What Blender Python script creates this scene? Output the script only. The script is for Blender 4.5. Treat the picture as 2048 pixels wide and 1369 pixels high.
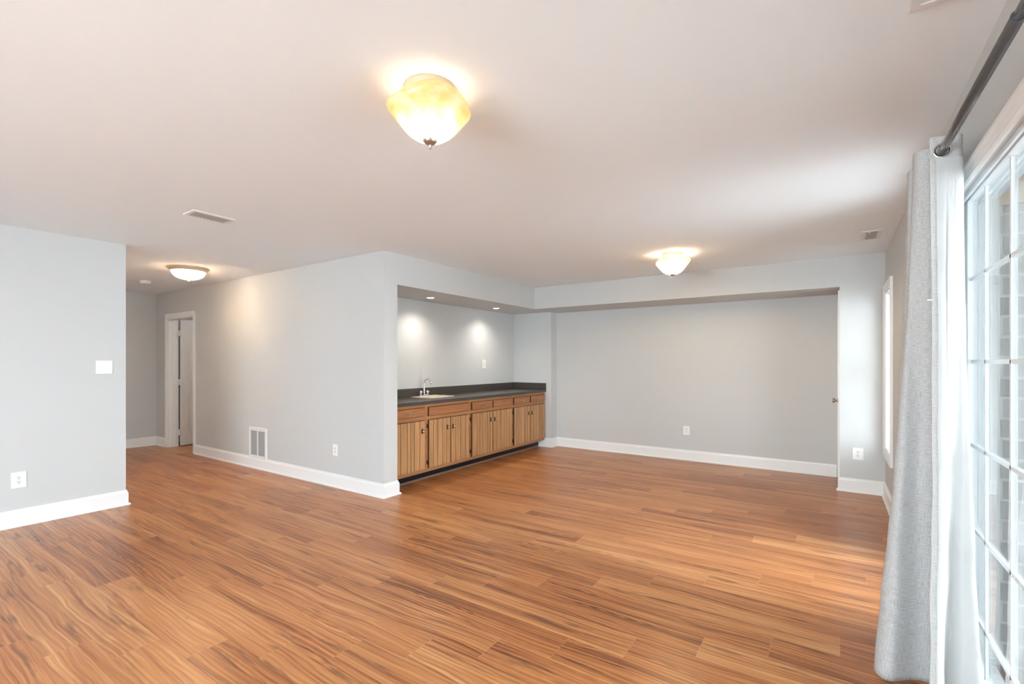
import bpy, bmesh, math, random
from mathutils import Vector, Matrix
random.seed(7)
sc = bpy.context.scene
COL = sc.collection
for o in list(bpy.data.objects):
    bpy.data.objects.remove(o)
PI = math.pi
V = Vector

# ------------------------------------------------------------------ camera
cam = bpy.data.cameras.new('camera')
cam.sensor_width = 36.0
cam.lens = 950.4 / 2048 * 36.0
cam.shift_y = 40.5 / 2048
cam.clip_start = 0.02
camo = bpy.data.objects.new('camera', cam)
camo.location = (0, 0, 1.338)
camo.rotation_euler = (math.radians(90), 0, math.radians(33.96))
COL.objects.link(camo)
sc.camera = camo

# ------------------------------------------------------------------ view, sky, daylight
sc.view_settings.view_transform = 'Standard'
sc.view_settings.look = 'None'
sc.view_settings.gamma = 1.0
sc.view_settings.use_curve_mapping = False
sc.view_settings.exposure = 1.58
SKY = 9.0
w = bpy.data.worlds.new('sky')
sc.world = w
w.use_nodes = True
bg = w.node_tree.nodes['Background']
bg.inputs[0].default_value = (0.79, 0.90, 1.0, 1)
bg.inputs[1].default_value = SKY
LAMP_W = 0.035           # each bulb of the two bell glass lamps: the share that leaves the open top
LAMP_D = 2.0         # the share of a bell lamp that leaves through the bowl
HALL_W = 900.0           # each bulb of the hall lamp
DOWN_W = 12.0          # each recessed downlight

def portal(name, loc, sx, sy, rot):
    l = bpy.data.lights.new(name, 'AREA')
    l.shape = 'RECTANGLE'; l.size = sx; l.size_y = sy
    l.cycles.is_portal = True
    o = bpy.data.objects.new(name, l)
    o.location = loc; o.rotation_euler = rot
    COL.objects.link(o)
portal('daylight_sliding_door', (0.66, 1.42, 1.05), 2.0, 2.9, (0, math.radians(90), 0))
portal('daylight_side_window', (0.66, 5.66, 1.25), 1.6, 0.62, (0, math.radians(90), 0))
portal('daylight_added_side', (0.66, 3.59, 1.23), 2.1, 0.88, (0, math.radians(90), 0))  # portal of the window added behind the curtain
portal('daylight_added_rear', (-1.35, -3.66, 1.2), 3.1, 2.2, (math.radians(90), 0, 0))  # portal of the window added behind the camera

# ------------------------------------------------------------------ material helpers
class NT:
    def __init__(s, name):
        s.m = bpy.data.materials.new(name); s.m.use_nodes = True
        s.t = s.m.node_tree; s.n = s.t.nodes; s.l = s.t.links
        s.b = s.n['Principled BSDF']; s.out = s.n['Material Output']
    def node(s, typ, **kw):
        nd = s.n.new(typ)
        for k, v in kw.items(): setattr(nd, k, v)
        return nd
    def put(s, sock, v):
        if isinstance(v, bpy.types.NodeSocket): s.l.new(v, sock)
        else: sock.default_value = v
    def math(s, op, a, b=0.0, c=None):
        nd = s.node('ShaderNodeMath', operation=op)
        s.put(nd.inputs[0], a); s.put(nd.inputs[1], b)
        if c is not None: s.put(nd.inputs[2], c)
        return nd.outputs[0]
    def vec(s, x=0.0, y=0.0, z=0.0):
        nd = s.node('ShaderNodeCombineXYZ')
        for i, v in enumerate((x, y, z)): s.put(nd.inputs[i], v)
        return nd.outputs[0]
    def obj(s): return s.node('ShaderNodeTexCoord').outputs['Object']
    def uv(s): return s.node('ShaderNodeTexCoord').outputs['UV']
    def sep(s, v):
        nd = s.node('ShaderNodeSeparateXYZ'); s.put(nd.inputs[0], v); return nd.outputs
    def noise(s, v, scale=1.0, detail=2.0, rough=0.5, dist=0.0):
        nd = s.node('ShaderNodeTexNoise'); s.put(nd.inputs['Vector'], v)
        s.put(nd.inputs['Scale'], scale); s.put(nd.inputs['Detail'], detail)
        s.put(nd.inputs['Roughness'], rough); s.put(nd.inputs['Distortion'], dist)
        return nd.outputs[0]
    def white(s, v):
        nd = s.node('ShaderNodeTexWhiteNoise'); nd.noise_dimensions = '3D'; s.put(nd.inputs['Vector'], v)
        return nd.outputs['Value']
    def ramp(s, f, stops):
        nd = s.node('ShaderNodeValToRGB'); s.put(nd.inputs[0], f)
        e = nd.color_ramp.elements
        while len(e) < len(stops): e.new(0.5)
        for el, (p, c) in zip(e, stops): el.position = p; el.color = (*c, 1)
        return nd.outputs[0]
    def mix(s, f, a, b, mode='MIX'):
        nd = s.node('ShaderNodeMix', data_type='RGBA', blend_type=mode)
        s.put(nd.inputs[0], f)
        s.put(nd.inputs[6], a if isinstance(a, bpy.types.NodeSocket) else (*a, 1))
        s.put(nd.inputs[7], b if isinstance(b, bpy.types.NodeSocket) else (*b, 1))
        return nd.outputs[2]
    def bump(s, h, strength=0.2, dist=0.002):
        nd = s.node('ShaderNodeBump'); s.put(nd.inputs['Height'], h)
        nd.inputs['Strength'].default_value = strength; nd.inputs['Distance'].default_value = dist
        s.l.new(nd.outputs[0], s.b.inputs['Normal'])
    def base(s, c): s.put(s.b.inputs['Base Color'], c if isinstance(c, bpy.types.NodeSocket) else (*c, 1))
    def set(s, rough=0.5, metal=0.0, spec=0.5):
        s.put(s.b.inputs['Roughness'], rough); s.put(s.b.inputs['Metallic'], metal)
        s.put(s.b.inputs['Specular IOR Level'], spec)

def paint(name, c, rough=0.6, bump=0.05, spec=0.3, var=0.03, scale=220):
    t = NT(name); p = t.obj()
    n = t.noise(p, 1.3, 3)
    t.base(t.mix(t.math('MULTIPLY', n, var * 2), c, tuple(x * 0.9 for x in c)))
    t.set(rough, 0, spec)
    if bump: t.bump(t.noise(p, scale, 2), bump, 0.001)
    return t.m

def metal(name, c, rough=0.3, var=0.15):
    t = NT(name); p = t.obj()
    n = t.noise(p, 60, 3)
    t.base(t.mix(n, c, tuple(x * (1 - var) for x in c)))
    t.set(t.math('ADD', t.math('MULTIPLY', n, 0.1), rough), 1.0)
    return t.m

def floor_mat():
    t = NT('laminate_floor'); x, y, z = t.sep(t.obj())
    v = t.math('DIVIDE', t.math('SUBTRACT', y, 1.51), 0.185)
    row = t.math('FLOOR', v); fv = t.math('FRACT', v)
    u = t.math('DIVIDE', t.math('SUBTRACT', t.math('ADD', x, 1.602), t.math('MULTIPLY', row, 0.272)), 1.215)
    idx = t.math('FLOOR', u); fu = t.math('FRACT', u)
    r1 = t.white(t.vec(row, idx, 0.3)); r2 = t.white(t.vec(row, idx, 5.7))
    ox = t.math('MULTIPLY', r1, 53.0); oy = t.math('MULTIPLY', r2, 31.0)
    X = t.math('ADD', x, ox); Y = t.math('ADD', y, oy)
    # slow sideways wander of the grain
    wob = t.noise(t.vec(t.math('MULTIPLY', X, 1.3), t.math('MULTIPLY', Y, 5.0), r1), 1.0, 2.0)
    Yw = t.math('ADD', Y, t.math('MULTIPLY', wob, 0.085))
    rings = t.node('ShaderNodeTexWave', wave_type='BANDS', bands_direction='Y', wave_profile='SIN')
    t.put(rings.inputs['Vector'], t.vec(t.math('MULTIPLY', X, 0.09), Yw, 0.0))
    rings.inputs['Scale'].default_value = 13.0; rings.inputs['Distortion'].default_value = 5.0
    rings.inputs['Detail'].default_value = 3.0; rings.inputs['Detail Scale'].default_value = 1.6
    streak = t.noise(t.vec(t.math('MULTIPLY', X, 1.3), t.math('MULTIPLY', Yw, 105.0), r2), 1.0, 3.0, 0.6)
    fine = t.noise(t.vec(t.math('MULTIPLY', X, 5.0), t.math('MULTIPLY', Yw, 300.0), r2), 1.0, 2.0, 0.6)
    mid = t.noise(t.vec(t.math('MULTIPLY', X, 0.7), t.math('MULTIPLY', Yw, 26.0), r2), 1.0, 3.0, 0.6)
    broad = t.noise(t.vec(t.math('MULTIPLY', X, 0.8), t.math('MULTIPLY', Yw, 8.0), r1), 1.0, 2.0)
    # eyes of the grain round scattered knots
    vo = t.node('ShaderNodeTexVoronoi'); vo.inputs['Scale'].default_value = 1.0
    t.put(vo.inputs['Vector'], t.vec(t.math('MULTIPLY', X, 1.15), t.math('MULTIPLY', Yw, 7.0), r2))
    vd = vo.outputs['Distance']; vr = t.sep(vo.outputs['Color'])[0]
    eye = t.math('MULTIPLY', t.math('GREATER_THAN', vr, 0.62), t.math('MAXIMUM', t.math('SUBTRACT', 1.0, t.math('MULTIPLY', vd, 2.6)), 0.0))
    ring = t.math('SINE', t.math('MULTIPLY', t.math('ADD', vd, t.math('MULTIPLY', mid, 0.08)), 62.0))
    g = t.math('ADD', t.math('MULTIPLY', rings.outputs[1], 0.07), t.math('MULTIPLY', streak, 0.34))
    g = t.math('ADD', g, t.math('ADD', t.math('MULTIPLY', fine, 0.14), t.math('MULTIPLY', mid, 0.36)))
    g = t.math('ADD', g, t.math('MULTIPLY', broad, 0.22))
    g = t.math('ADD', g, t.math('MULTIPLY', t.math('SUBTRACT', r1, 0.5), 0.09))
    g = t.math('ADD', g, t.math('MULTIPLY', eye, t.math('SUBTRACT', t.math('MULTIPLY', ring, 0.075), 0.045)))
    c = t.ramp(g, [(0.38, (0.150, 0.046, 0.018)), (0.48, (0.32, 0.114, 0.038)), (0.56, (0.475, 0.190, 0.066)),
                   (0.645, (0.58, 0.265, 0.100)), (0.74, (0.70, 0.39, 0.175))])
    # reddish to yellowish plank to plank
    c = t.mix(t.math('MULTIPLY', r2, 0.35), c, t.mix(1.0, c, (1.0, 0.82, 0.74), 'MULTIPLY'))
    # dark figure and knots
    kn = t.noise(t.vec(t.math('MULTIPLY', X, 2.2), t.math('MULTIPLY', Yw, 20.0), r2), 1.0, 3.0, 0.55)
    kf = t.math('MULTIPLY', t.math('SUBTRACT', kn, 0.60), 6.0)
    kf = t.math('MINIMUM', t.math('MAXIMUM', kf, 0.0), 0.65)
    c = t.mix(kf, c, (0.105, 0.040, 0.024))
    # joints
    jl = t.math('LESS_THAN', t.math('MINIMUM', fv, t.math('SUBTRACT', 1.0, fv)), 0.006)
    je = t.math('LESS_THAN', t.math('MINIMUM', fu, t.math('SUBTRACT', 1.0, fu)), 0.0011)
    c = t.mix(t.math('MULTIPLY', jl, 0.22), c, (0.12, 0.05, 0.025))
    c = t.mix(t.math('MULTIPLY', je, 0.35), c, (0.60, 0.36, 0.22))
    t.base(c)
    t.set(t.math('ADD', 0.26, t.math('MULTIPLY', streak, 0.12)), 0, 0.42)
    t.bump(t.math('SUBTRACT', t.math('MULTIPLY', streak, 0.25), t.math('MAXIMUM', jl, je)), 0.06, 0.001)
    return t.m

def oak(name, mid, axis='Z', rough=0.42):
    t = NT(name); x, y, z = t.sep(t.obj())
    info = t.node('ShaderNodeObjectInfo').outputs['Random']
    o = t.math('MULTIPLY', info, 40.0)
    if axis == 'Z': a, b, d = y, z, x
    else: a, b, d = z, y, x
    board = t.math('FLOOR', t.math('MULTIPLY', t.math('ADD', a, o), 11.5))
    rb = t.white(t.vec(board, o, 0.0))
    A = t.math('ADD', a, t.math('MULTIPLY', rb, 7.0)); B = t.math('ADD', b, o)
    n1 = t.noise(t.vec(t.math('MULTIPLY', A, 90.0), t.math('MULTIPLY', B, 3.0), d), 1.0, 3.0, 0.65)
    n2 = t.noise(t.vec(t.math('MULTIPLY', A, 16.0), t.math('MULTIPLY', B, 1.2), d), 1.0, 2.0, 0.5, 1.0)
    n3 = t.noise(t.vec(t.math('MULTIPLY', A, 400.0), t.math('MULTIPLY', B, 12.0), d), 1.0, 1.0)
    g = t.math('ADD', t.math('MULTIPLY', n1, 0.5), t.math('ADD', t.math('MULTIPLY', n2, 0.4), t.math('MULTIPLY', n3, 0.12)))
    if axis == 'Z': g = t.math('ADD', g, t.math('MULTIPLY', t.math('SUBTRACT', rb, 0.5), 0.08))
    dk = tuple(q * 0.55 for q in mid); lt = tuple(min(1, q * 1.3) for q in mid)
    t.base(t.ramp(g, [(0.32, dk), (0.5, mid), (0.7, lt)]))
    t.set(rough, 0, 0.4)
    t.bump(n1, 0.08, 0.001)
    return t.m

def linen(name, c, contrast=0.35):
    t = NT(name); u, v, _ = t.sep(t.uv())
    a = t.noise(t.vec(t.math('MULTIPLY', u, 420.0), t.math('MULTIPLY', v, 22.0), 0.0), 1.0, 2.0, 0.7)
    b = t.noise(t.vec(t.math('MULTIPLY', u, 22.0), t.math('MULTIPLY', v, 420.0), 3.0), 1.0, 2.0, 0.7)
    e = t.noise(t.vec(t.math('MULTIPLY', u, 260.0), t.math('MULTIPLY', v, 260.0), 7.0), 1.0, 2.0)
    g = t.math('DIVIDE', t.math('ADD', t.math('ADD', a, b), e), 3.0)
    lo = tuple(q * (1 - contrast) for q in c); hi = tuple(min(1, q * (1 + contrast * .7)) for q in c)
    col = t.ramp(g, [(0.40, lo), (0.5, c), (0.60, hi)])
    t.base(col); t.set(0.9, 0, 0.1)
    t.bump(g, 0.35, 0.001)
    return t.m

def lining_mat():
    t = NT('curtain_lining'); u, v, _ = t.sep(t.uv())
    n = t.noise(t.vec(t.math('MULTIPLY', u, 14.0), t.math('MULTIPLY', v, 9.0), 0.0), 1.0, 3.0)
    t.base(t.mix(n, (0.62, 0.612, 0.598), (0.575, 0.568, 0.554))); t.set(0.8, 0, 0.15)
    t.bump(n, 0.35, 0.01)
    tr = t.node('ShaderNodeBsdfTranslucent'); tr.inputs[0].default_value = (0.8, 0.79, 0.77, 1)
    mx = t.node('ShaderNodeMixShader'); mx.inputs[0].default_value = 0.22
    t.l.new(t.b.outputs[0], mx.inputs[1]); t.l.new(tr.outputs[0], mx.inputs[2]); t.l.new(mx.outputs[0], t.out.inputs[0])
    return t.m

def glass_mat(name='clear_glass', tint=0.90):
    t = NT(name)
    n = t.noise(t.obj(), 2.0, 1)
    tr = t.node('ShaderNodeBsdfTransparent')
    t.put(tr.inputs[0], t.mix(n, (tint - 0.01, tint + 0.008, tint + 0.005), (tint, tint + 0.015, tint + 0.01)))
    gl = t.node('ShaderNodeBsdfGlossy'); gl.inputs['Roughness'].default_value = 0.01
    fr = t.node('ShaderNodeFresnel')
    bf = t.node('ShaderNodeNewGeometry').outputs['Backfacing']
    t.put(fr.inputs[0], t.math('SUBTRACT', 1.5, t.math('MULTIPLY', bf, 1.5 - 1 / 1.5)))   # a thin pane reflects alike from both of its faces
    mx = t.node('ShaderNodeMixShader')
    t.l.new(fr.outputs[0], mx.inputs[0]); t.l.new(tr.outputs[0], mx.inputs[1]); t.l.new(gl.outputs[0], mx.inputs[2])
    t.l.new(mx.outputs[0], t.out.inputs[0])
    return t.m

def shade_mat(name, ca, cb, trans=0.5):
    """alabaster glass: lets the bulbs inside shine through"""
    t = NT(name); p = t.obj()
    n = t.noise(p, 7.0, 3, 0.6, 2.2)
    c = t.ramp(n, [(0.38, ca), (0.62, cb)])
    df = t.node('ShaderNodeBsdfDiffuse'); t.put(df.inputs[0], c)
    tl = t.node('ShaderNodeBsdfTranslucent'); t.put(tl.inputs[0], c)
    gl = t.node('ShaderNodeBsdfGlossy'); gl.inputs['Roughness'].default_value = 0.15
    tp = t.node('ShaderNodeBsdfTransparent'); t.put(tp.inputs[0], c)
    m1 = t.node('ShaderNodeMixShader'); m1.inputs[0].default_value = 0.6
    t.l.new(df.outputs[0], m1.inputs[1]); t.l.new(tl.outputs[0], m1.inputs[2])
    m2 = t.node('ShaderNodeMixShader'); m2.inputs[0].default_value = trans
    t.l.new(m1.outputs[0], m2.inputs[1]); t.l.new(tp.outputs[0], m2.inputs[2])
    m3 = t.node('ShaderNodeMixShader'); m3.inputs[0].default_value = 0.05
    t.l.new(m2.outputs[0], m3.inputs[1]); t.l.new(gl.outputs[0], m3.inputs[2])
    t.l.new(m3.outputs[0], t.out.inputs[0])
    return t.m

def glow_mat(name, c, s):
    t = NT(name); n = t.noise(t.obj(), 30, 1)
    t.base(c); t.put(t.b.inputs['Emission Color'], (*c, 1))
    t.put(t.b.inputs['Emission Strength'], t.math('ADD', s, t.math('MULTIPLY', n, s * 0.05)))
    return t.m

def counter_mat():
    t = NT('speckled_laminate'); p = t.obj()
    n = t.noise(p, 260, 3, 0.7); n2 = t.noise(p, 9, 2)
    c = t.ramp(n, [(0.35, (0.035, 0.028, 0.025)), (0.55, (0.075, 0.063, 0.057)), (0.72, (0.15, 0.13, 0.117))])
    t.base(t.mix(t.math('MULTIPLY', n2, 0.3), c, (0.05, 0.04, 0.034)))
    t.set(0.30, 0, 0.5); t.bump(n, 0.05, 0.001)
    return t.m

def block_mat():
    t = NT('pale_painted_brick'); x, y, z = t.sep(t.obj())
    br = t.node('ShaderNodeTexBrick'); t.put(br.inputs['Vector'], t.vec(x, z, 0.0))
    br.inputs['Color1'].default_value = (0.44, 0.42, 0.415, 1); br.inputs['Color2'].default_value = (0.34, 0.325, 0.32, 1)
    br.inputs['Mortar'].default_value = (0.58, 0.57, 0.56, 1); br.inputs['Scale'].default_value = 1.0
    br.inputs['Brick Width'].default_value = 0.24; br.inputs['Row Height'].default_value = 0.09
    br.inputs['Mortar Size'].default_value = 0.008; br.inputs['Mortar Smooth'].default_value = 0.3
    n = t.noise(t.obj(), 14, 4, 0.7)
    t.base(t.mix(t.math('MULTIPLY', n, 0.6), br.outputs[0], t.mix(1.0, br.outputs[0], (0.72, 0.70, 0.69), 'MULTIPLY')))
    t.set(0.9, 0, 0.2)
    t.bump(t.math('ADD', t.math('MULTIPLY', br.outputs[1], -1.0), n), 0.5, 0.01)
    return t.m

M = {}
M['floor'] = floor_mat()
M['wall'] = paint('light_grey_wall_paint', (0.60, 0.605, 0.598))
M['ceiling'] = paint('flat_ceiling_paint', (0.885, 0.94, 0.975), rough=0.9, spec=0.1)
M['trim'] = paint('white_gloss_trim', (0.86, 0.86, 0.85), rough=0.3, bump=0.02, spec=0.45)
M['door'] = paint('white_door_paint', (0.80, 0.79, 0.775), rough=0.35, bump=0.02)
M['vinyl'] = paint('white_vinyl_frame', (0.74, 0.76, 0.77), rough=0.35, bump=0.0)
M['plastic'] = paint('white_plastic', (0.86, 0.855, 0.83), rough=0.3, bump=0.0)
M['slot'] = paint('dark_slot', (0.03, 0.028, 0.026), rough=0.7, bump=0.0)
M['ventwhite'] = paint('white_vent_enamel', (0.80, 0.785, 0.77), rough=0.4, bump=0.0)
M['ventgrey'] = paint('grey_louver', (0.42, 0.41, 0.40), rough=0.5, bump=0.0)
M['duct'] = paint('dark_duct', (0.10, 0.095, 0.09), rough=0.8, bump=0.0)
M['oak_door'] = oak('oak_plank_door', (0.48, 0.255, 0.112))
M['oak_frame'] = oak('oak_face_frame', (0.40, 0.180, 0.074), 'Y')
M['oak_drawer'] = oak('oak_drawer_front', (0.375, 0.155, 0.060), 'Y')
M['oak_gap_shade'] = oak('oak_edge_shade', (0.085, 0.036, 0.016))  # dark tone paints the shadow gaps round cabinet doors and drawers
M['counter'] = counter_mat()
M['kick'] = paint('black_toe_kick', (0.010, 0.012, 0.016), rough=0.35, bump=0.02)
M['shoe'] = paint('brown_shoe_strip', (0.25, 0.15, 0.11), rough=0.4, bump=0.02)
M['brass'] = metal('antique_brass', (0.62, 0.50, 0.32), 0.22)
M['iron'] = metal('dark_bronze', (0.10, 0.085, 0.07), 0.35)
M['chrome'] = metal('chrome', (0.80, 0.81, 0.82), 0.08, 0.05)
M['nickel'] = metal('brushed_nickel', (0.55, 0.52, 0.48), 0.28)
M['rod'] = paint('gunmetal_rod_enamel', (0.055, 0.057, 0.060), rough=0.22, bump=0.0, spec=0.9)
M['sink'] = paint('almond_enamel', (0.66, 0.56, 0.42), rough=0.2, bump=0.0, spec=0.6)
M['tanpan'] = paint('tan_lamp_pan', (0.62, 0.47, 0.32), rough=0.35, bump=0.0)
M['linen'] = linen('grey_linen', (0.50, 0.50, 0.49), 0.34)
M['hem'] = linen('pale_linen_hem', (0.50, 0.497, 0.485), 0.22)
M['lining'] = lining_mat()
M['glass'] = glass_mat()
M['lowe'] = glass_mat('tinted_door_glass', 0.76)
M['shade'] = shade_mat('amber_alabaster_glass', (0.98, 0.80, 0.50), (1.0, 0.93, 0.78))
M['dome'] = shade_mat('frosted_white_glass', (1.0, 0.92, 0.80), (1.0, 0.96, 0.88), 0.012)
M['lens'] = glow_mat('downlight_lens', (1.0, 0.95, 0.88), 6.0)
M['block'] = block_mat()
M['patio'] = paint('patio_concrete', (0.72, 0.71, 0.70), rough=0.9, bump=0.2, scale=40)
M['paver'] = paint('grey_pavers', (0.38, 0.37, 0.36), rough=0.9, bump=0.2, scale=40)
M['light_screen'] = paint('brown_light_screen', (0.16, 0.12, 0.09), rough=0.8, bump=0.1)  # dark boards of the added light-blocking screen
M['siding'] = paint('tan_siding', (0.50, 0.40, 0.31), rough=0.7, bump=0.1)
M['crumb'] = paint('white_chip', (0.8, 0.78, 0.74), rough=0.7, bump=0.0)

# ------------------------------------------------------------------ mesh helpers
ORG = {}
class MB:
    def __init__(s): s.bm = bmesh.new(); s.uvl = None
    def quad(s, vs, mi=0):
        f = s.bm.faces.new(vs); f.material_index = mi; return f
    def box(s, x0, x1, y0, y1, z0, z1, mi=0, bev=0.0):
        b = bmesh.new()
        P = [(x, y, z) for x in (x0, x1) for y in (y0, y1) for z in (z0, z1)]
        v = [b.verts.new(p) for p in P]
        for q in ((0, 1, 3, 2), (4, 6, 7, 5), (0, 4, 5, 1), (2, 3, 7, 6), (0, 2, 6, 4), (1, 5, 7, 3)):
            b.faces.new([v[i] for i in q])
        if bev > 0:
            bmesh.ops.bevel(b, geom=list(b.edges), offset=bev, segments=2, affect='EDGES', profile=0.6)
        s.merge(b, mi)
        return s
    def merge(s, b, mi=None, mat=None):
        mp = {}
        for v in b.verts: mp[v] = s.bm.verts.new(mat @ v.co if mat else v.co)
        for f in b.faces:
            try:
                nf = s.bm.faces.new([mp[v] for v in f.verts])
                nf.material_index = f.material_index if mi is None else mi
                nf.smooth = f.smooth
            except ValueError: pass
        b.free()
    def lathe(s, prof, c=(0, 0, 0), seg=32, mi=0, axis='Z', fn=None, cap=True):
        """prof: list of (r, h) along the axis"""
        b = bmesh.new(); rings = []
        for k, (r, h) in enumerate(prof):
            ring = []
            for i in range(seg):
                a = 2 * PI * i / seg
                rr, hh = (r, h) if fn is None else fn(r, h, a, k)
                ring.append(b.verts.new((rr * math.cos(a), rr * math.sin(a), hh)))
            rings.append(ring)
        for k in range(len(rings) - 1):
            for i in range(seg):
                j = (i + 1) % seg
                f = b.faces.new((rings[k][i], rings[k][j], rings[k + 1][j], rings[k + 1][i])); f.smooth = True
        if cap:
            for ring in (rings[0], rings[-1]):
                try: b.faces.new(ring)
                except ValueError: pass
        if axis == 'Z': R = Matrix.Identity(4)
        elif axis == 'X': R = Matrix.Rotation(PI / 2, 4, 'Y')
        elif axis == '-X': R = Matrix.Rotation(-PI / 2, 4, 'Y')
        elif axis == 'Y': R = Matrix.Rotation(-PI / 2, 4, 'X')
        elif axis == '-Y': R = Matrix.Rotation(PI / 2, 4, 'X')
        bmesh.ops.recalc_face_normals(b, faces=b.faces)
        s.merge(b, mi, Matrix.Translation(c) @ R)
        return s
    def tube(s, pts, r, seg=12, mi=0):
        pts = [V(p) for p in pts]; b = bmesh.new(); rings = []
        up = V((0.123, 0.456, 0.881)).normalized()
        for i, p in enumerate(pts):
            d = (pts[min(i + 1, len(pts) - 1)] - pts[max(i - 1, 0)]).normalized()
            u = d.cross(up).normalized(); w_ = d.cross(u).normalized()
            rr = r[i] if isinstance(r, (list, tuple)) else r
            rings.append([b.verts.new(p + u * rr * math.cos(2 * PI * k / seg) + w_ * rr * math.sin(2 * PI * k / seg)) for k in range(seg)])
        for i in range(len(rings) - 1):
            for k in range(seg):
                f = b.faces.new((rings[i][k], rings[i][(k + 1) % seg], rings[i + 1][(k + 1) % seg], rings[i + 1][k])); f.smooth = True
        b.faces.new(rings[0][::-1]); b.faces.new(rings[-1])
        bmesh.ops.recalc_face_normals(b, faces=b.faces)
        s.merge(b, mi); return s
    def torus(s, c, R, r, axis=(0, 1, 0), seg=28, sseg=10, mi=0, flat=1.0):
        q = V((0, 0, 1)).rotation_difference(V(axis)).to_matrix().to_4x4()
        b = bmesh.new(); g = []
        for i in range(seg):
            a = 2 * PI * i / seg
            g.append([b.verts.new(((R + r * math.cos(t)) * math.cos(a), (R + r * math.cos(t)) * math.sin(a), r * flat * math.sin(t)))
                      for t in [2 * PI * k / sseg for k in range(sseg)]])
        for i in range(seg):
            for k in range(sseg):
                f = b.faces.new((g[i][k], g[(i + 1) % seg][k], g[(i + 1) % seg][(k + 1) % sseg], g[i][(k + 1) % sseg])); f.smooth = True
        bmesh.ops.recalc_face_normals(b, faces=b.faces)
        s.merge(b, mi, Matrix.Translation(c) @ q); return s
    def sweep(s, path, n, prof, closed=False, mi=0):
        """a moulding profile (a: to the right of travel, b: along n) swept along a path with mitred corners"""
        path = [V(p) for p in path]; n = V(n); b = bmesh.new(); N = len(path); rings = []
        def side(i, j): return (path[j] - path[i]).normalized().cross(n)
        for i in range(N):
            if closed: s1, s2 = side(i - 1, i), side(i, (i + 1) % N)
            else:
                s1 = side(i - 1, i) if i > 0 else None; s2 = side(i, i + 1) if i < N - 1 else None
                s1 = s1 or s2; s2 = s2 or s1
            m = (s1 + s2) / (1 + s1.dot(s2))
            rings.append([b.verts.new(path[i] + m * a + n * h) for a, h in prof])
        K = len(prof)
        for i in range(N if closed else N - 1):
            r0, r1 = rings[i], rings[(i + 1) % N]
            for k in range(K):
                b.faces.new((r0[k], r0[(k + 1) % K], r1[(k + 1) % K], r1[k]))
        if not closed:
            b.faces.new(rings[0][::-1]); b.faces.new(rings[-1])
        bmesh.ops.recalc_face_normals(b, faces=b.faces)
        s.merge(b, mi); return s
    def prism(s, poly, axis, lo, hi, mi=0):
        """poly of 2-D points extruded along an axis: Z -> (x,y), X -> (y,z), Y -> (x,z)"""
        b = bmesh.new()
        f = {'Z': lambda p, h: (p[0], p[1], h), 'X': lambda p, h: (h, p[0], p[1]), 'Y': lambda p, h: (p[0], h, p[1])}[axis]
        A = [b.verts.new(f(p, lo)) for p in poly]; B = [b.verts.new(f(p, hi)) for p in poly]
        n = len(poly)
        for i in range(n): b.faces.new((A[i], A[(i + 1) % n], B[(i + 1) % n], B[i]))
        b.faces.new(A[::-1]); b.faces.new(B)
        bmesh.ops.recalc_face_normals(b, faces=b.faces)
        s.merge(b, mi); return s
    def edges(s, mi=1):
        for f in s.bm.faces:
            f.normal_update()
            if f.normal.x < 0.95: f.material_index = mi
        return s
    def build(s, name, mats, parent=None, smooth=None):
        me = bpy.data.meshes.new(name)
        if parent is not None and parent.name in ORG:
            bmesh.ops.translate(s.bm, verts=s.bm.verts, vec=-ORG[parent.name])
        s.bm.to_mesh(me); s.bm.free()
        for m in (mats if isinstance(mats, (list, tuple)) else [mats]): me.materials.append(m)
        o = bpy.data.objects.new(name, me); COL.objects.link(o)
        if parent is not None:
            o.parent = parent
            if parent.name in ORG: ORG[o.name] = ORG[parent.name]
        return o

def tag(o, label=None, cat=None, group=None, kind=None):
    if label: o['label'] = label
    if cat: o['category'] = cat
    if group: o['group'] = group
    if kind: o['kind'] = kind
    return o
def thing(name, loc, label, cat, group=None, kind=None, rotz=0.0, local=False):
    """an Empty at the thing's base; parts are given in world coordinates unless local"""
    o = bpy.data.objects.new(name, None); o.empty_display_size = 0.1
    o.location = loc; o.rotation_euler = (0, 0, rotz); COL.objects.link(o)
    if not local: ORG[o.name] = V(loc)
    return tag(o, label, cat, group, kind)
def struct(name, mb, m, label=None):
    o = mb.build(name, m); o['kind'] = 'structure'
    if label: o['label'] = label
    return o

# ------------------------------------------------------------------ the room: key planes
H = 2.44; ZS = 2.127
XL, YA, XH, YB, XC, YD, XR, YE, YF, XJ = -5.502, 1.676, -9.098, 3.177, -3.662, 6.034, 0.442, 6.538, 6.719, 0.066
XAB = -4.373; XO = 0.60           # alcove back, outer face of the right wall
DL, DR, DT = -8.655, -7.775, 2.028   # hall doorway
S0, S1, ST = -0.02, 2.87, 2.05       # sliding door opening
W0, W1, WB, WT = 5.376, 5.955, 0.475, 2.03

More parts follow.
